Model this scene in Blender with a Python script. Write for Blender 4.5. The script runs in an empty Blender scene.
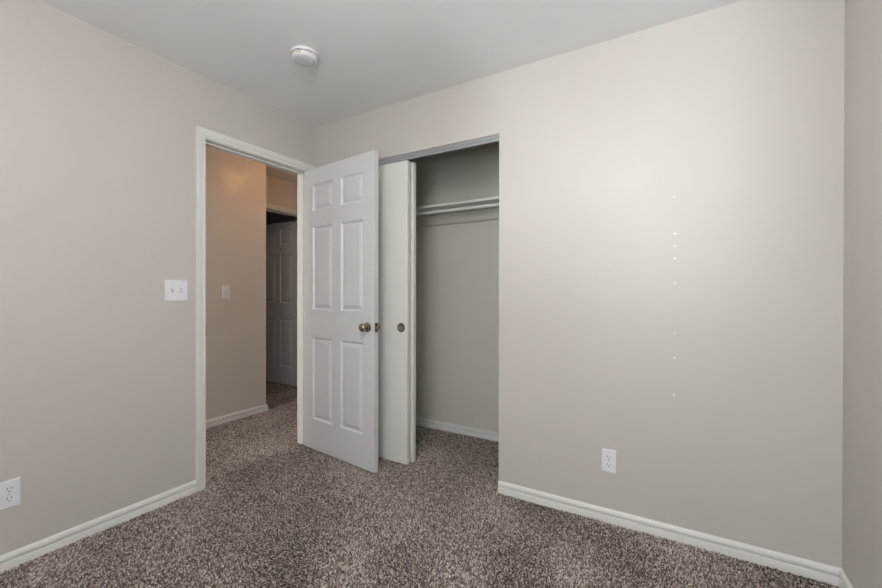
import bpy, bmesh, math, random
import numpy as np
from mathutils import Vector, Matrix

# ------------------------------------------------------------------ camera, world, light, exposure
S = bpy.context.scene
C = S.collection
F_PX, YAW, PITCH, ROLL, CAM_Z = 401.54, 30.538, -0.189, 0.0927, 1.1624
cd = bpy.data.cameras.new('camera'); cam = bpy.data.objects.new('camera', cd); C.objects.link(cam)
cd.sensor_width = 36.0; cd.sensor_fit = 'HORIZONTAL'; cd.lens = 36.0 * F_PX / 882.0
cd.clip_start = 0.02
cam.rotation_mode = 'QUATERNION'
cam.location = (0, 0, CAM_Z)
cam.rotation_quaternion = (Matrix.Rotation(math.radians(YAW), 3, 'Z') @ Matrix.Rotation(math.radians(90+PITCH), 3, 'X') @ Matrix.Rotation(math.radians(ROLL), 3, 'Z')).to_quaternion()
S.camera = cam
S.view_settings.view_transform = 'Standard'; S.view_settings.look = 'None'
S.view_settings.exposure = 0.0; S.view_settings.gamma = 1.0
S.view_settings.use_curve_mapping = False

w = bpy.data.worlds.new('world'); S.world = w; w.use_nodes = True
bg = w.node_tree.nodes['Background']; bg.inputs[0].default_value = (0.75, 0.85, 1.0, 1); bg.inputs[1].default_value = 0.6

def area(name, loc, rot, sx, sy, power, col, spread=180):
    l = bpy.data.lights.new(name, 'AREA'); l.shape = 'RECTANGLE'; l.size = sx; l.size_y = sy
    l.energy = power; l.color = col; l.spread = math.radians(spread)
    o = bpy.data.objects.new(name, l); o.location = loc; o.rotation_euler = [math.radians(a) for a in rot]
    C.objects.link(o); return o
def point(name, loc, power, col, r):
    l = bpy.data.lights.new(name, 'POINT'); l.energy = power; l.color = col; l.shadow_soft_size = r
    o = bpy.data.objects.new(name, l); o.location = loc; C.objects.link(o); return o

WIN = (-0.60, 0.26, 0.80, 2.08)          # window opening in the rear wall: x0 x1 z0 z1
PW, PB, PD = 40.0, 14.0, 36.0
ROOM_FILL, HALL_LAMP, FAR_LAMP = 34.0, 3.4, 0.5
area('window_daylight', ((WIN[0]+WIN[1])/2, -1.115, (WIN[2]+WIN[3])/2), (114, 0, 0), WIN[1]-WIN[0]-.02, 1.15, PW, (0.95, 0.98, 1.0))
area('sunlit_yard_bounce', (.06, -5.0, .25), (103, 0, 0), .45, .8, PB, (0.92, 0.97, 1.0), 60)      # bright ground outside, shining up through the window
area('hall_fill', (-3.0, -1.55, 1.4), (90, 0, 0), .8, 1.6, PD, (1.0, .96, .91))  # unseen neutral fill added to brighten the hall wall

# ------------------------------------------------------------------ materials
def newmat(name, col, rough=0.5, metal=0.0, spec=0.5):
    m = bpy.data.materials.new(name); m.use_nodes = True
    b = m.node_tree.nodes['Principled BSDF']
    b.inputs['Base Color'].default_value = (*col, 1); b.inputs['Roughness'].default_value = rough
    b.inputs['Metallic'].default_value = metal; b.inputs['Specular IOR Level'].default_value = spec
    return m
def srgb(r, g, b):
    f = lambda c: (c/255/12.92 if c/255 <= .04045 else ((c/255+.055)/1.055)**2.4)
    return (f(r), f(g), f(b))
def paint(name, col, rough, scale=260, bump=0.08, dist=0.0006, var=0.03, spec=0.5):
    m = newmat(name, col, rough, 0, spec); nt = m.node_tree; N = nt.nodes; L = nt.links
    b = N['Principled BSDF']
    tc = N.new('ShaderNodeTexCoord')
    n = N.new('ShaderNodeTexNoise'); n.inputs['Scale'].default_value = scale; n.inputs['Detail'].default_value = 3
    L.new(tc.outputs['Object'], n.inputs['Vector'])
    bp = N.new('ShaderNodeBump'); bp.inputs['Strength'].default_value = bump; bp.inputs['Distance'].default_value = dist
    L.new(n.outputs['Fac'], bp.inputs['Height']); L.new(bp.outputs['Normal'], b.inputs['Normal'])
    n2 = N.new('ShaderNodeTexNoise'); n2.inputs['Scale'].default_value = 2.5; n2.inputs['Detail'].default_value = 4
    L.new(tc.outputs['Object'], n2.inputs['Vector'])
    mx = N.new('ShaderNodeMix'); mx.data_type = 'RGBA'
    mx.inputs['A'].default_value = (*[c*(1-var) for c in col], 1); mx.inputs['B'].default_value = (*[min(1, c*(1+var)) for c in col], 1)
    L.new(n2.outputs['Fac'], mx.inputs['Factor']); L.new(mx.outputs['Result'], b.inputs['Base Color'])
    return m
M = {}
M['wall'] = paint('wall_paint', srgb(201, 196, 191), 0.42)
M['hallwall'] = paint('hall_wall_paint', srgb(214, 207, 198), 0.33)
M['closet'] = paint('closet_paint', srgb(214, 210, 200), 0.6)
M['ceiling'] = paint('ceiling_paint', srgb(243, 243, 243), 0.85, scale=120, bump=0.2, dist=0.0015)
M['trim'] = paint('trim_enamel', srgb(226, 226, 222), 0.35, scale=40, bump=0.02, var=0.01)
M['door'] = paint('door_enamel', srgb(219, 219, 219), 0.38, scale=30, bump=0.02, var=0.01)
M['slab'] = paint('sliding_door_paint', srgb(232, 232, 226), 0.4, scale=30, bump=0.02, var=0.01)
M['plate'] = newmat('plate_plastic', srgb(232, 232, 234), 0.3)
M['slot'] = newmat('slot_dark', srgb(45, 42, 40), 0.6)
M['screw'] = newmat('plate_screw', srgb(190, 190, 188), 0.35, 0.4)
M['nickel'] = newmat('satin_nickel', srgb(170, 158, 146), 0.24, 1.0)
M['nickel_dark'] = newmat('aged_nickel', srgb(120, 112, 103), 0.35, 1.0)
M['brass'] = newmat('recess_metal', srgb(150, 143, 128), 0.45, 0.55)
M['alu'] = newmat('track_aluminium', srgb(186, 188, 190), 0.35, 0.7)
M['hinge'] = newmat('hinge_metal', srgb(165, 158, 148), 0.4, 0.8)
M['detector'] = newmat('detector_plastic', srgb(228, 227, 232), 0.45)
M['yellow'] = newmat('yellow_sticker', srgb(205, 170, 50), 0.5)
M['spot_white'] = newmat('matte_white_spot', srgb(250, 250, 248), 0.7)
M['rod'] = newmat('rod_enamel', srgb(228, 228, 225), 0.3)
M['subfloor'] = newmat('carpet_backing', srgb(70, 62, 56), 0.95)
M['outside'] = newmat('vinyl_white', srgb(235, 235, 235), 0.4)

def carpet_mat():
    m = newmat('carpet_yarn', (.2, .17, .15), 0.95, 0, 0.1); nt = m.node_tree
    a = nt.nodes.new('ShaderNodeAttribute'); a.attribute_name = 'yarn'
    nt.links.new(a.outputs['Color'], nt.nodes['Principled BSDF'].inputs['Base Color']); return m
M['carpet'] = carpet_mat()
def glass_mat():
    m = bpy.data.materials.new('window_glass'); m.use_nodes = True; nt = m.node_tree; nt.nodes.clear()
    o = nt.nodes.new('ShaderNodeOutputMaterial'); t = nt.nodes.new('ShaderNodeBsdfTransparent'); g = nt.nodes.new('ShaderNodeBsdfGlossy')
    g.inputs['Roughness'].default_value = 0.02; mx = nt.nodes.new('ShaderNodeMixShader'); mx.inputs[0].default_value = 0.06
    nt.links.new(t.outputs[0], mx.inputs[1]); nt.links.new(g.outputs[0], mx.inputs[2]); nt.links.new(mx.outputs[0], o.inputs[0]); return m
M['glass'] = glass_mat()
def lamp_mat(name, col, strength):
    m = newmat(name, (.9, .9, .88), 0.4); b = m.node_tree.nodes['Principled BSDF']
    b.inputs['Emission Color'].default_value = (*col, 1); b.inputs['Emission Strength'].default_value = strength; return m

# ------------------------------------------------------------------ helpers
def obj(name, bm, mat, parent=None, bevel=0.0, seg=2, smooth=False):
    bmesh.ops.recalc_face_normals(bm, faces=bm.faces)
    me = bpy.data.meshes.new(name); bm.to_mesh(me); bm.free()
    me.materials.append(mat)
    o = bpy.data.objects.new(name, me); C.objects.link(o)
    if smooth:
        for p in me.polygons: p.use_smooth = True
        try: me.set_sharp_from_angle(angle=math.radians(40))
        except Exception: pass
    if bevel:
        mod = o.modifiers.new('bevel', 'BEVEL'); mod.width = bevel; mod.segments = seg; mod.limit_method = 'ANGLE'
    if parent: o.parent = parent
    return o
def tag(o, label, cat, group=None):
    o['label'] = label; o['category'] = cat
    if group: o['group'] = group
    return o
def structure(o, label=None):
    o['kind'] = 'structure'
    if label: o['label'] = label
    return o
def empty(name, loc, rz=0):
    o = bpy.data.objects.new(name, None); C.objects.link(o); o.location = loc; o.rotation_euler = (0, 0, rz)
    o.empty_display_size = 0.05; return o
def box(bm, x0, x1, y0, y1, z0, z1):
    v = [bm.verts.new((x, y, z)) for x in (x0, x1) for y in (y0, y1) for z in (z0, z1)]
    for f in ((0,1,3,2), (4,6,7,5), (0,4,5,1), (2,3,7,6), (0,2,6,4), (1,5,7,3)): bm.faces.new([v[i] for i in f])
def boxes(*bs):
    bm = bmesh.new()
    for b in bs: box(bm, *b)
    return bm
def lathe(prof, axis='Z', seg=32, bm=None, mat=None):
    """prof: list of (r, h). closes at r==0."""
    bm = bm or bmesh.new(); rings = []
    T = {'Z': lambda r, a, h: (r*math.cos(a), r*math.sin(a), h),
         'Y': lambda r, a, h: (r*math.cos(a), h, r*math.sin(a)),
         'X': lambda r, a, h: (h, r*math.cos(a), r*math.sin(a))}[axis]
    P = (lambda p: mat @ Vector(p)) if mat else (lambda p: p)
    for r, h in prof:
        if r < 1e-6: rings.append([bm.verts.new(P(T(0, 0, h)))])
        else: rings.append([bm.verts.new(P(T(r, 2*math.pi*i/seg, h))) for i in range(seg)])
    for a, b in zip(rings, rings[1:]):
        for i in range(seg):
            j = (i+1) % seg
            if len(a) == 1 and len(b) == 1: continue
            if len(a) == 1: bm.faces.new((a[0], b[i], b[j]))
            elif len(b) == 1: bm.faces.new((a[i], b[0], a[j]))
            else: bm.faces.new((a[i], b[i], b[j], a[j]))
    return bm
def sweep(bm, ends):
    """ends: two lists of matching profile points -> closed prism"""
    A = [bm.verts.new(p) for p in ends[0]]; B = [bm.verts.new(p) for p in ends[1]]; n = len(A)
    for i in range(n): bm.faces.new((A[i], A[(i+1) % n], B[(i+1) % n], B[i]))
    bm.faces.new(A); bm.faces.new(B[::-1])

# ------------------------------------------------------------------ key dimensions
XL, YB, XR, YR, H = -2.416, 2.182, 0.565, -0.95, 2.44     # left wall, back wall, right wall, rear wall, ceiling
TW = 0.115
D0, D1, DH = 1.345, 2.107, 2.071                          # bedroom doorway in left wall
CX0, CX1, CH, CYB = -2.150, -0.896, 2.088, 2.929           # closet opening, closet back
HX, HY, AX, HE = -3.465, 2.510, -3.855, 3.452               # hall wall, its corner, stepped-back wall, hall end
E0, E1 = 2.600, 3.358                                     # far doorway
CW = 0.110                                                # back wall thickness
CR = -0.75                                                # closet right side

# ------------------------------------------------------------------ structure
structure(obj('floor', boxes((-6.2, 0.70, -1.7, 4.6, -0.12, 0.0)), M['subfloor']))
structure(obj('ceiling', boxes((-6.2, 0.70, -1.7, 4.6, H, H+0.1)), M['ceiling']))
structure(obj('wall_left', boxes((XL-TW, XL, -1.7, D0-.012, 0, H), (XL-TW, XL, D1+.012, HE, 0, H), (XL-TW, XL, D0-.012, D1+.012, DH+.012, H)), M['wall']))
structure(obj('wall_back', boxes((XL, CX0, YB, YB+CW, 0, H), (CX1, XR, YB, YB+CW, 0, H), (CX0, CX1, YB, YB+CW, CH, H)), M['wall']))
structure(obj('wall_right', boxes((XR, XR+TW, -1.07, 3.05, 0, H)), M['wall']))
structure(obj('wall_rear', boxes((XL, WIN[0], YR-0.12, YR, 0, H), (WIN[1], XR, YR-0.12, YR, 0, H),
    (WIN[0], WIN[1], YR-0.12, YR, 0, WIN[2]), (WIN[0], WIN[1], YR-0.12, YR, WIN[3], H)), M['wall']))
structure(obj('wall_closet_back', boxes((XL, XR, CYB, CYB+0.11, 0, H)), M['closet']))
structure(obj('wall_closet_right', boxes((CR, CR+0.1, YB+CW, CYB, 0, H)), M['closet']))
structure(obj('wall_closet_left', boxes((XL, XL+0.012, YB+CW, CYB, 0, H)), M['closet']))
structure(obj('wall_hall', boxes((AX-TW, HX, -1.7, HY, 0, H)), M['hallwall']))
structure(obj('wall_hall_recess', boxes((AX-TW, AX, HY, E0-.012, 0, H), (AX-TW, AX, E1+.012, HE, 0, H), (AX-TW, AX, E0-.012, E1+.012, DH+.012, H)), M['hallwall']))
structure(obj('wall_hall_end', boxes((AX-TW, XL, HE, HE+0.11, 0, H)), M['hallwall']))
structure(obj('wall_hall_front', boxes((AX-TW, XL-TW, -1.7, -1.59, 0, H)), M['hallwall']))
structure(obj('wall_far_room_west', boxes((-6.2, -6.1, 1.2, 4.6, 0, H)), M['hallwall']))
structure(obj('wall_far_room_south', boxes((-6.1, AX-TW, 1.2, 1.3, 0, H)), M['hallwall']))
structure(obj('wall_far_room_north', boxes((-6.1, AX-TW, 4.5, 4.6, 0, H)), M['hallwall']))
structure(obj('wall_far_room_east', boxes((AX-TW-.1, AX-TW, HE+.11, 4.5, 0, H)), M['hallwall']))

# window in the rear wall (behind the camera)
win = structure(empty('window_1', ((WIN[0]+WIN[1])/2, YR-0.06, WIN[2])))
hw, hh = (WIN[1]-WIN[0])/2, WIN[3]-WIN[2]
obj('window_frame', boxes((-hw, -hw+.04, -.03, .03, 0, hh), (hw-.04, hw, -.03, .03, 0, hh), (-hw+.04, hw-.04, -.03, .03, 0, .04),
    (-hw+.04, hw-.04, -.03, .03, hh-.04, hh), (-.018, .018, -.025, .025, .04, hh-.04)), M['outside'], win, bevel=.002)
obj('window_pane', boxes((-hw+.04, -.018, -.003, .003, .04, hh-.04), (.018, hw-.04, -.003, .003, .04, hh-.04)), M['glass'], win)
obj('window_sill', boxes((-hw, hw, .03, .10, -.0, .018)), M['trim'], win, bevel=.003)

# ------------------------------------------------------------------ baseboards
BP = [(0, 0), (.0140, 0), (.0150, .001), (.0150, .0360), (.0142, .0380), (.0120, .0388), (.0040, .0390), (.0035, .0400), (.0035, .0425), (.0045, .0436), (.0115, .0440),
      (.0122, .0455), (.0116, .054), (.0100, .061), (.0060, .0665), (.0030, .0690), (0, .0695)]       # (protrusion, height)
def baseboard(name, p, q, n, m0=0, m1=0):
    """p->q along the wall face, n outward normal; m: +1 inside mitre, -1 outside mitre"""
    p, q, n = Vector((*p, 0)), Vector((*q, 0)), Vector((*n, 0)); d = (q-p).normalized()
    bm = bmesh.new()
    sweep(bm, [[p + n*b + d*b*m0 + Vector((0, 0, z)) for b, z in BP], [q + n*b - d*b*m1 + Vector((0, 0, z)) for b, z in BP]])
    return structure(obj(name, bm, M['trim'], smooth=True))
CO = .005 + .053   # casing reveal + width
baseboard('baseboard_left', (XL, YR), (XL, D0-CO), (1, 0), 1, 0)
baseboard('baseboard_back', (CX1, YB), (XR, YB), (0, -1), 0, 1)
baseboard('baseboard_right', (XR, YB), (XR, YR), (-1, 0), 1, 1)
baseboard('baseboard_rear', (XR, YR), (XL, YR), (0, 1), 1, 1)
baseboard('baseboard_closet', (XL+.012, CYB), (CR, CYB), (0, -1), 0, 0)
baseboard('baseboard_hall', (HX, -1.59), (HX, HY), (1, 0), 0, -1)
baseboard('baseboard_hall_return', (HX, HY), (AX, HY), (0, 1), -1, 1)
baseboard('baseboard_hall_end', (AX, HE), (XL-TW, HE), (0, -1), 0, 0)

# ------------------------------------------------------------------ door frames
CP = [(0, 0), (0, .008), (.002, .0095), (.012, .0100), (.014, .0080), (.0165, .0080), (.019, .0120), (.034, .0150), (.046, .0165), (.0520, .0155), (.053, .0130), (.053, 0)]
def door_frame(name, xf, sx, x_in, y0, y1, zt, stop_x, hinge_x=None):
    """xf face of wall the casing sits on, sx its outward sign; jamb spans xf..x_in"""
    r = structure(empty(name, (xf, (y0+y1)/2, 0)))
    c = Vector((xf, (y0+y1)/2, 0)); R_ = -.007
    def P(y, z, b): return Vector((xf + sx*b, y, z)) - c
    bm = bmesh.new(); sweep(bm, [[P(y0-R_-a, 0, b) for a, b in CP], [P(y0-R_-a, zt+R_+a, b) for a, b in CP]]); obj('casing', bm, M['trim'], r)
    bm = bmesh.new(); sweep(bm, [[P(y1+R_+a, 0, b) for a, b in CP], [P(y1+R_+a, zt+R_+a, b) for a, b in CP]]); obj('casing', bm, M['trim'], r)
    bm = bmesh.new(); sweep(bm, [[P(y0-R_-a, zt+R_+a, b) for a, b in CP], [P(y1+R_+a, zt+R_+a, b) for a, b in CP]]); obj('casing', bm, M['trim'], r)
    a, b = sorted((xf, x_in)); a -= c.x; b -= c.x; h = (y1-y0)/2; J = .012
    obj('jamb', boxes((a-.001, b+.001, -h, -h+J, 0, zt-J)), M['trim'], r, bevel=.0015)
    obj('jamb', boxes((a-.001, b+.001, h-J, h, 0, zt-J)), M['trim'], r, bevel=.0015)
    obj('jamb', boxes((a-.001, b+.001, -h, h, zt-J, zt)), M['trim'], r, bevel=.0015)
    s0, s1 = sorted((stop_x-c.x, stop_x-c.x+.032))
    obj('door_stop', boxes((s0, s1, -h+J, -h+J+.010, 0, zt-J-.010), (s0, s1, h-J-.010, h-J, 0, zt-J-.010), (s0, s1, -h+J, h-J, zt-J-.010, zt-J)), M['trim'], r, bevel=.002)
    return r
J = .012
f1 = door_frame('trim_1', XL, 1, XL-TW, D0-J, D1+J, DH+J, XL-.072)
lip = obj('strike_plate', boxes((-.045, .004, -(D1-D0)/2-.0005, -(D1-D0)/2+.0015, .905, .962)), M['nickel'], f1)
f2 = door_frame('trim_2', AX, 1, AX-TW, E0-J, E1+J, DH+J, AX-TW+.040)

# ------------------------------------------------------------------ six-panel doors
def panel_leaf(W, T, Z0, Z1):
    """slab along +X, faces at y=0 (back) and y=-T (front), moulded panels on both faces"""
    bm = bmesh.new()
    cols = [(.105, .105+.227), (W-.105-.227, W-.105)]
    rows = [(.237, .835), (1.036, 1.640), (1.760, 1.950)]
    xs = sorted({0, W, *[v for c in cols for v in c]}); zs = sorted({Z0, Z1, *[v for r in rows for v in r]})
    for y, sgn in ((-T, -1), (0, 1)):
        vg = {(x, z): bm.verts.new((x, y, z)) for x in xs for z in zs}
        for i in range(len(xs)-1):
            for j in range(len(zs)-1):
                x0, x1, z0, z1 = xs[i], xs[i+1], zs[j], zs[j+1]
                ring = [vg[x0, z0], vg[x1, z0], vg[x1, z1], vg[x0, z1]]
                if (x0, x1) in cols and (z0, z1) in rows:
                    for ins, dep in ((.003, -.004), (.008, -.0095), (.0130, -.0115), (.017, -.0115), (.026, -.007), (.038, -.0028), (.041, -.0020)):
                        nr = [bm.verts.new((a, y+sgn*dep, b)) for a, b in ((x0+ins, z0+ins), (x1-ins, z0+ins), (x1-ins, z1-ins), (x0+ins, z1-ins))]
                        for k in range(4): bm.faces.new((ring[k], ring[(k+1) % 4], nr[(k+1) % 4], nr[k]))
                        ring = nr
                bm.faces.new(ring)
    bm.verts.ensure_lookup_table()
    def edge_strip(pa, pb):  # bridging the slab's four edges
        bm.faces.new([bm.verts.new(p) for p in pa+pb])
    for z in (Z0, Z1): edge_strip([(0, 0, z), (W, 0, z)], [(W, -T, z), (0, -T, z)])
    for x in (0, W): edge_strip([(x, 0, Z0), (x, 0, Z1)], [(x, -T, Z1), (x, -T, Z0)])
    bmesh.ops.remove_doubles(bm, verts=bm.verts, dist=1e-5)
    return bm
def knob(x, y, z, sgn, parent):
    k = obj('door_knob', lathe([(0, 0), (.032, 0), (.0325, .003), (.030, .007), (.021, .0095), (.0125, .012), (.0115, .024), (.0135, .029), (.021, .033),
        (.0262, .040), (.0272, .047), (.0250, .055), (.0190, .0605), (.0100, .063), (0, .0635)], 'Y', 40), M['nickel'], parent, smooth=True)
    k.location = (x, y, z)
    if sgn < 0: k.rotation_euler = (0, 0, math.pi)
    return k
def hinge(parent, x, y, z):
    h = obj('hinge', boxes((x-.001, x+.034, y-.0385, y-.0015, z-.044, z+.044)) if False else
        lathe([(0, -.046), (.0045, -.046), (.0045, -.044), (.0062, -.0435), (.0062, .0435), (.0045, .044), (.0045, .046), (0, .046)], 'Z', 16), M['hinge'], parent, smooth=True)
    h.location = (x, y, z); return h

W1 = .757
d1 = structure(empty('door_1', (XL+.006, D1+.000, 0), math.radians(-7.0)), 'white six-panel door standing open into the bedroom')
leaf = obj('door_leaf', panel_leaf(W1, .035, .016, 2.066), M['door'], d1, bevel=.0012); leaf.location = (.006, -.002, 0)
W1 += .002
knob(W1-.056, -.037, .940, -1, d1); knob(W1-.056, -.002, .940, 1, d1)
lp = obj('latch_plate', boxes((W1+.0035, W1+.0055, -.032, -.007, (.911), .969)), M['nickel_dark'], d1, bevel=.0005)
bm = bmesh.new(); sweep(bm, [[(W1+.005, -.026, .93), (W1+.005, -.013, .93), (W1+.015, -.013, .93), (W1+.008, -.026, .93)], [(W1+.005, -.026, .95), (W1+.005, -.013, .95), (W1+.015, -.013, .95), (W1+.008, -.026, .95)]])
obj('latch_bolt', bm, M['nickel'], d1)
for z in (.30, 1.05, 1.82): hinge(d1, -.001, .004, z)

d2 = structure(empty('door_2', (AX-TW-.006, E1+.000, 0), math.radians(180)), 'six-panel door open in the dark room across the hall')
# leaf runs towards -x, its visible face looks towards -y
lf = obj('door_leaf', panel_leaf(.750, .035, .017, 2.036), M['door'], d2, bevel=.0012); lf.location = (.004, .037, 0)
for sgn, yy in ((1, .037), (-1, .002)): knob(.689, yy, .930, sgn, d2)
for z in (.30, 1.05, 1.82): hinge(d2, -.004, .004, z)
for z in (.355, 1.06, 1.82):
    hp = obj('hinge_leaf', boxes((-.034, .003, .000, .0018, z-.044, z+.044)), M['hinge'], d2); hp.location = (0, .0005, 0)

# ------------------------------------------------------------------ closet sliding doors and track
def sliding(name, x0, x1, y0, label):
    d = structure(empty(name, ((x0+x1)/2, y0, 0)), label); h = (x1-x0)/2
    obj('door_panel', boxes((-h, h, 0, .033, .012, 2.046)), M['slab'], d, bevel=.0025)
    return d
d3 = sliding('door_3', CX0+.003, -1.553, YB+.008, 'plain white closet door panel in front')
pr = obj('finger_pull', lathe([(.0235, .0040), (.0250, -.0016), (.0290, -.0024), (.0315, 0), (.0315, .001)], 'Y', 36), M['nickel_dark'], d3, smooth=True)
obj('pull_cup', lathe([(0, .0100), (.0200, .0098), (.0230, .0080), (.0238, .0038)], 'Y', 36), M['brass'], pr, smooth=True)
hx = (-1.553-(CX0+.003))/2
# recessed cup cut out of the panel face
cut = bmesh.new(); lathe([(0, -.01), (.0265, -.01), (.0265, .0115), (0, .0115)], 'Y', 36, bm=cut)
pr.location = (-1.603-(CX0+.003-1.553)/2, -.0002, .927)
panel = [c for c in bpy.data.objects if c.parent == d3 and c.name.startswith('door_panel')][0]
pm = panel.data
def hole_panel(h, px, pz, r, seg=36):
    bm = bmesh.new(); y0, y1, z0, z1 = 0, .033, .012, 2.046
    B = {(x, y, z): bm.verts.new((x, y, z)) for x in (-h, h) for y in (y0, y1) for z in (z0, z1)}
    for f in (((-h, y0, z0), (-h, y0, z1), (-h, y1, z1), (-h, y1, z0)), ((h, y0, z0), (h, y1, z0), (h, y1, z1), (h, y0, z1)),
              ((-h, y1, z0), (h, y1, z0), (h, y1, z1), (-h, y1, z1)), ((-h, y0, z0), (h, y0, z0), (h, y1, z0), (-h, y1, z0)), ((-h, y0, z1), (h, y0, z1), (h, y1, z1), (-h, y1, z1))):
        bm.faces.new([B[p] for p in f])
    ring = [bm.verts.new((px+r*math.cos(2*math.pi*i/seg), y0, pz+r*math.sin(2*math.pi*i/seg))) for i in range(seg)]
    deep = [bm.verts.new((v.co.x, .0125, v.co.z)) for v in ring]
    for i in range(seg): bm.faces.new((ring[i], ring[(i+1) % seg], deep[(i+1) % seg], deep[i]))
    bm.faces.new(deep)
    q = seg//4; corners = [B[h, y0, z1], B[-h, y0, z1], B[-h, y0, z0], B[h, y0, z0]]
    for k in range(4):   # quadrant sectors, each an n-gon from the ring to its corner
        arc = [ring[(k*q+i) % seg] for i in range(q+1)]
        for a, b in zip(arc, arc[1:]): bm.faces.new((corners[k], a, b))
        bm.faces.new((corners[k], arc[-1], corners[(k+1) % 4]))
    bmesh.ops.recalc_face_normals(bm, faces=bm.faces)
    return bm
nb = hole_panel(hx, pr.location.x, .927, .0262); nb.to_mesh(pm); nb.free(); cut.free()
d4 = sliding('door_4', CX0+.003, -1.541, YB+.062, 'plain white closet door panel behind the front one')

tr = structure(empty('trim_3', ((CX0+CX1)/2, YB, CH)), 'metal sliding door track under the closet header')
hwid = (CX1-CX0)/2 - .001
prof = [(.006, 0), (.104, 0), (.104, -.012), (.102, -.012), (.102, -.002), (.0505, -.002), (.0505, -.020), (.0485, -.020), (.0485, -.002), (.008, -.002), (.008, -.0385), (.0105, -.0385), (.0105, -.0405), (.0055, -.0405), (.0055, -.024), (.0035, -.022), (.0035, -.018), (.0055, -.016), (.0055, 0)]
bm = bmesh.new(); sweep(bm, [[(-hwid, y, z) for y, z in prof], [(hwid, y, z) for y, z in prof]]); obj('track_rail', bm, M['alu'], tr)

# ------------------------------------------------------------------ closet shelf and rod
SY = CYB - .30
sh = tag(empty('closet_shelf', ((XL+.012+CR)/2, CYB, 1.7345)), 'white closet shelf board spanning the closet above the hanging rod', 'shelf')
sw = (CR-XL-.012)/2 - .0005
obj('shelf_board', boxes((-sw, sw, -.30, -.001, .0865, .1055)), M['trim'], sh, bevel=.002)
obj('wall_cleat', boxes((-sw, sw, -.020, -.001, 0, .0865)), M['closet'], sh, bevel=.002)
for s in (-1, 1): obj('wall_cleat', boxes((*(sorted((s*sw, s*(sw-.019)))), -.30, -.0205, 0, .0865)), M['closet'], sh, bevel=.002)
rd = tag(empty('closet_rod', ((XL+.012+CR)/2, SY+.012, 1.784)), 'white round hanging rod under the front edge of the closet shelf', 'closet rod')
obj('rod', lathe([(0, -sw+.0195), (.0112, -sw+.0195), (.0112, sw-.0195), (0, sw-.0195)], 'X', 24), M['rod'], rd, smooth=True)
for s in (-1, 1):
    k = obj('rod_socket', lathe([(0, 0), (.028, 0), (.028, .003), (.019, .005), (.018, .018), (.0118, .018)], 'X', 24), M['rod'], rd, smooth=True)
    k.location = (s*(sw-.0192), 0, 0)
    if s > 0: k.rotation_euler = (0, 0, math.pi)

# ------------------------------------------------------------------ wall plates (built facing local -Y)
def plate_mesh(w, h, t=.006):
    bm = bmesh.new(); a, b = w/2, h/2
    rings = [(0, 0), (0, -.002), (.0015, -t+.0006), (.0045, -t)]
    prev = None
    for ins, y in rings:
        r = [bm.verts.new((x, y, z)) for x, z in ((-a+ins, -b+ins), (a-ins, -b+ins), (a-ins, b-ins), (-a+ins, b-ins))]
        if prev: [bm.faces.new((prev[k], prev[(k+1) % 4], r[(k+1) % 4], r[k])) for k in range(4)]
        else: bm.faces.new(r)
        prev = r
    bm.faces.new(prev); return bm
def outlet(loc, rz, label):
    r = tag(empty('wall_outlet', loc, rz), label, 'outlet', 'duplex power outlets low on the walls')
    obj('cover_plate', plate_mesh(.070, .115), M['plate'], r)
    for dz in (-.0195, .0195):
        bm = bmesh.new(); n = 28; pts = []
        for i in range(n):
            a = 2*math.pi*i/n; x, z = .0172*math.cos(a), .0172*math.sin(a); pts.append((x, max(-.0142, min(.0142, z))+dz))
        sweep(bm, [[(x, -.0055, z) for x, z in pts], [(x, -.0078, z) for x, z in pts]])
        rc = obj('receptacle', bm, M['plate'], r)
        for sx, hgt in ((-.0064, .0085), (.0064, .0070)):
            obj('slot', boxes((sx-.0012, sx+.0012, -.0082, -.0076, dz+.0045-hgt/2, dz+.0045+hgt/2)), M['slot'], rc)
        g = obj('slot', lathe([(0, -.0076), (.0026, -.0076), (.0026, -.0082), (0, -.0082)], 'Y', 14), M['slot'], rc); g.location = (0, 0, dz-.0078)
    s = obj('screw', lathe([(0, -.0055), (.003, -.0055), (.0026, -.0070), (0, -.0074)], 'Y', 16), M['screw'], r, smooth=True)
    return r
def switch(loc, rz, gangs, label, ups):
    r = tag(empty('light_switch', loc, rz), label, 'light switch')
    obj('cover_plate', plate_mesh(.070 if gangs == 1 else .118, .116), M['plate'], r)
    for g, up in zip(range(gangs), ups):
        x = 0 if gangs == 1 else (-.023 + .046*g)
        obj('toggle_surround', boxes((x-.0055, x+.0055, -.0066, -.0055, -.0125, .0125)), M['screw'], r)
        bm = bmesh.new(); e = .0085 if up else -.0085
        sweep(bm, [[(x-.0044, -.0060, -.0065), (x+.0044, -.0060, -.0065), (x+.0044, -.0060, .0065), (x-.0044, -.0060, .0065)],
                   [(x-.0036, -.0170, e-.0032), (x+.0036, -.0170, e-.0032), (x+.0036, -.0170, e+.0032), (x-.0036, -.0170, e+.0032)]])
        obj('toggle', bm, M['plate'], r, bevel=.0008)
        for dz in (-.030, .030):
            s = obj('screw', lathe([(0, -.0055), (.0028, -.0055), (.0024, -.0068), (0, -.0072)], 'Y', 16), M['screw'], r, smooth=True); s.location = (x, 0, dz)
    return r
outlet((-.298, YB, .3125), 0, 'white duplex power outlet low on the wall right of the closet')
outlet((XL, .528, .3155), math.radians(90), 'white duplex power outlet low on the left wall, cut by the photo edge')
switch((XL, 1.1815, 1.173), math.radians(90), 2, 'white double light switch on the wall left of the open doorway', (True, False))
switch((HX, 2.1075, 1.164), math.radians(90), 1, 'white single light switch on the hallway wall seen through the doorway', (True,))

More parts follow.
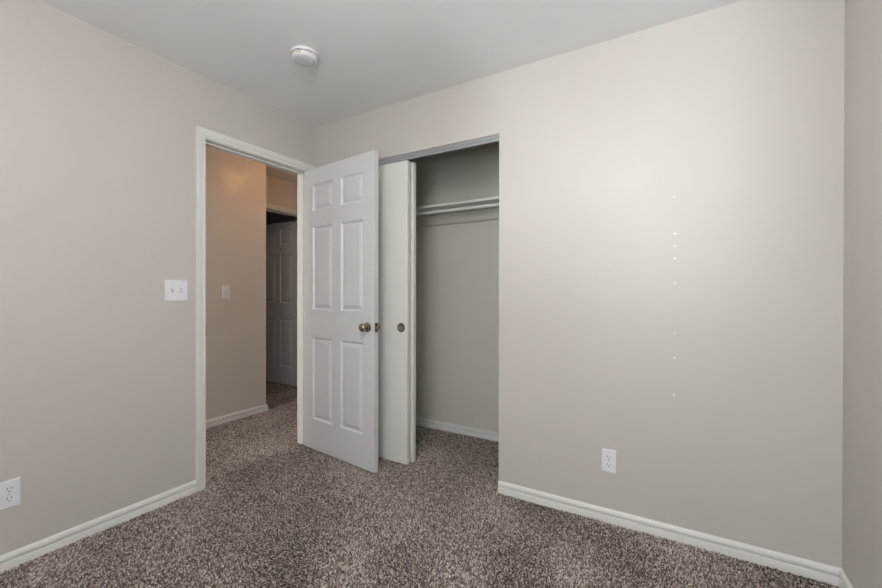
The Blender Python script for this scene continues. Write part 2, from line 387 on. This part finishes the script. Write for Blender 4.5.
# ------------------------------------------------------------------ smoke detector
sd = tag(empty('smoke_detector', (-1.724, 1.482, H)), 'round white smoke detector on the ceiling', 'smoke detector')
obj('mounting_base', lathe([(0, 0), (.0705, 0), (.0715, -.002), (.0715, -.010), (.070, -.0125), (.062, -.0128), (.060, -.0128), (0, -.0128)], 'Z', 56), M['detector'], sd, smooth=True)
obj('sensor_ring', lathe([(0, -.0125), (.057, -.0125), (.057, -.0200), (0, -.0200)], 'Z', 56), M['nickel_dark'], sd)
bm = bmesh.new()
for i in range(40):
    a = 2*math.pi*i/40; m_ = Matrix.Rotation(a, 4, 'Z'); t = bmesh.new(); box(t, .054, .0615, -.0014, .0014, -.0205, -.0122)
    for f in t.faces: bm.faces.new([bm.verts.new(m_ @ v.co) for v in f.verts])
    t.free()
obj('vent_fin', bm, M['detector'], sd)['kind'] = 'stuff'
obj('cover', lathe([(0, -.0195), (.0640, -.0195), (.0655, -.0215), (.0650, -.030), (.0600, -.037), (.0480, -.0415), (.0300, -.0435), (.0160, -.0440), (0, -.0440)], 'Z', 56), M['detector'], sd, smooth=True)
bt = obj('test_button', lathe([(0, -.0435), (.011, -.0435), (.0105, -.0460), (0, -.0465)], 'Z', 28), M['detector'], sd, smooth=True); bt.location = (.028, .018, .0008)
# yellow sticker on the cover's rim, towards the room's rear
bm = bmesh.new(); a0 = math.atan2(-1.488, 1.728) - .50; n = 8
top = [((.0658)*math.cos(a0+.05*(i-n/2)), (.0658)*math.sin(a0+.05*(i-n/2)), -.0255) for i in range(n+1)]
bot = [((.0651)*math.cos(a0+.05*(i-n/2)), (.0651)*math.sin(a0+.05*(i-n/2)), -.0312) for i in range(n+1)]
A = [bm.verts.new(p) for p in top]; B_ = [bm.verts.new(p) for p in bot]
for i in range(n): bm.faces.new((A[i], A[i+1], B_[i+1], B_[i]))
st = obj('sticker', bm, M['yellow'], sd); sm_ = st.modifiers.new('t', 'SOLIDIFY'); sm_.thickness = .0004; sm_.offset = 0

# ------------------------------------------------------------------ hall ceiling lamp, added bedroom fill globe
def globe_lamp(name, loc, r, drop, label, col, power):
    """short-stemmed frosted globe; the globe itself gives the light (power in watts)"""
    t = tag(empty(name, loc), label, 'ceiling light')
    obj('canopy', lathe([(0, 0), (.060, 0), (.062, -.006), (.050, -.018), (.012, -.024), (0, -.024)], 'Z', 32), M['nickel'], t, smooth=True)
    obj('stem', lathe([(0, -.020), (.008, -.020), (.008, -drop+r-.01), (.035, -drop+r-.008), (.038, -drop+r-.022), (0, -drop+r-.022)], 'Z', 24), M['nickel'], t, smooth=True)
    g = [(r*math.sin(a), -drop+r*math.cos(a)) for a in [i*math.pi/20 for i in range(21)]]; g[0] = (0, g[0][1]); g[-1] = (0, g[-1][1])
    obj('lamp_shade', lathe(g, 'Z', 36), lamp_mat(name+'_glass', col, power/(4*math.pi**2*r*r)), t, smooth=True)
    return t
globe_lamp('room_fill_globe', (-.50, .30, H), .14, .30, 'unseen frosted globe added as fill light on the bedroom ceiling', (1.0, .99, .975), ROOM_FILL)  # out-of-view globe added to fill walls and ceiling with light
globe_lamp('hall_ceiling_lamp', (-2.86, 2.57, H), .065, .11, 'frosted globe lamp on the hallway ceiling', (1.0, .50, .20), HALL_LAMP)
point('far_room_light', (-5.4, 2.0, 2.0), FAR_LAMP, (.9, .92, 1.0), .3)  # weak point light inside the windowless far room

# ------------------------------------------------------------------ small raised white discs in a row on the back wall
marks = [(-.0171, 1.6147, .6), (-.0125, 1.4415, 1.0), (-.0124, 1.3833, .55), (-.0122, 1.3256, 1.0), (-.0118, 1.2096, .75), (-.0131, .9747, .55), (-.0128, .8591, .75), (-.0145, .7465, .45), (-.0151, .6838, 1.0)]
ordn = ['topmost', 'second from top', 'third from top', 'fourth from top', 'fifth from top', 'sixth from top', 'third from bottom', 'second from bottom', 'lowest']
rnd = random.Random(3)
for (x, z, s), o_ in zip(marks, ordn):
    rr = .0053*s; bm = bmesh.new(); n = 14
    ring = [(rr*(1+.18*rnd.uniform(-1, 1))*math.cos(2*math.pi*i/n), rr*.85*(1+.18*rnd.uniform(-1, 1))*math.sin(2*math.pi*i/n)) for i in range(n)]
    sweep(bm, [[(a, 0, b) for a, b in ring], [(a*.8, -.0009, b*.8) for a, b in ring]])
    m_ = obj('wall_spot', bm, M['spot_white']); m_.location = (x, YB, z)
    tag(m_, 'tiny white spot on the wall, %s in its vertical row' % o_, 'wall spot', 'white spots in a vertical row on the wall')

# ------------------------------------------------------------------ carpet pile
def carpet():
    rng = np.random.default_rng(7); sp = .0068
    rects = [(XL+.0145, XR-.0145, YR+.015, YB-.0145), (XL-TW-.002, XL+.0145, D0+.002, D1-.002), (HX+.014, XL-TW-.001, .2, HY+.013), (AX+.001, XL-TW-.001, HY+.014, HE-.014),
             (AX-TW, AX, E0+.002, E1-.002), (-5.4, AX-TW-.001, 2.3, 3.9), (CX0+.002, CX1-.002, YB-.0145, YB+CW), (XL+.014, CR-.002, YB+CW+.001, CYB-.0145)]
    pts = []
    for k, (x0, x1, y0, y1) in enumerate(rects):
        s = sp if k != 5 else .012
        gx, gy = np.meshgrid(np.arange(x0+s/3, x1-s/3, s), np.arange(y0+s/3, y1-s/3, s))
        p = np.stack([gx.ravel(), gy.ravel()], 1) + rng.uniform(-.45, .45, (gx.size, 2))*s
        pts.append(np.clip(p, (x0, y0), (x1, y1)))
    p = np.concatenate(pts); n = len(p)
    a0 = rng.uniform(0, 2*np.pi, n); r = rng.uniform(.0030, .0046, n); h = rng.uniform(.0055, .0105, n)
    lean = rng.normal(0, .0028, (n, 2))
    ph = rng.uniform(0, 6.28, (14, 2)); kk = rng.normal(0, 9, (14, 2))           # pile brushed one way or the other in soft patches
    f1_ = sum(np.sin(p @ kk[i] + ph[i, 0]) for i in range(7)) / 2.6; f2_ = sum(np.sin(p @ kk[i] + ph[i, 1]) for i in range(7, 14)) / 2.6
    lean += np.stack([f1_, f2_], 1) * .0040
    V = np.zeros((n, 7, 3), np.float32)
    for i in range(3):
        a = a0 + i*2*np.pi/3
        V[:, i, 0] = p[:, 0] + .7*r*np.cos(a); V[:, i, 1] = p[:, 1] + .7*r*np.sin(a); V[:, i, 2] = .0003
        V[:, 3+i, 0] = p[:, 0] + lean[:, 0]*.6 + r*np.cos(a+.5); V[:, 3+i, 1] = p[:, 1] + lean[:, 1]*.6 + r*np.sin(a+.5); V[:, 3+i, 2] = h*.72
    V[:, 6, 0] = p[:, 0] + lean[:, 0]; V[:, 6, 1] = p[:, 1] + lean[:, 1]; V[:, 6, 2] = h
    tri = []
    for i in range(3):
        j = (i+1) % 3
        tri += [(i, j, 3+j), (i, 3+j, 3+i), (3+i, 3+j, 6)]
    T = (np.array(tri)[None] + (np.arange(n)*7)[:, None, None]).reshape(-1)
    me = bpy.data.meshes.new('carpet_pile'); nf = n*9
    me.vertices.add(n*7); me.vertices.foreach_set('co', V.reshape(-1))
    me.loops.add(nf*3); me.loops.foreach_set('vertex_index', T.astype(np.int32))
    me.polygons.add(nf); me.polygons.foreach_set('loop_start', np.arange(nf, dtype=np.int32)*3); me.polygons.foreach_set('loop_total', np.full(nf, 3, np.int32))
    me.update()
    # yarn colours: three heathered browns, chosen at random per tuft with a little clumping
    q = rng.uniform(0, 1, n)
    cell = np.sin(p[:, 0]*431.1+np.sin(p[:, 1]*173)*2.1)*np.sin(p[:, 1]*397.7+np.sin(p[:, 0]*211)*2.3)
    q = np.clip(q*.8 + .2*(cell*.5+.5), 0, 1)
    lo, mid, hi = np.array(srgb(76, 67, 60)), np.array(srgb(160, 148, 139)), np.array(srgb(240, 229, 218))
    q = np.clip(q + .05*(f1_ + f2_), 0, 1)                                          # soft trodden patches: shading of leaning pile painted into the yarn colour
    t = q[:, None]
    col = np.where(t < .5, lo + (mid-lo)*(t/.5), mid + (hi-mid)*((t-.5)/.5))
    ca = np.ones((n, 7, 4), np.float32); ca[:, :, :3] = col[:, None, :]
    at = me.color_attributes.new('yarn', 'FLOAT_COLOR', 'POINT'); at.data.foreach_set('color', ca.reshape(-1))
    me.materials.append(M['carpet'])
    o = bpy.data.objects.new('carpet_pile', me); C.objects.link(o); o['kind'] = 'stuff'
    tag(o, 'speckled brown and grey cut-pile carpet covering the floor', 'carpet')
carpet()
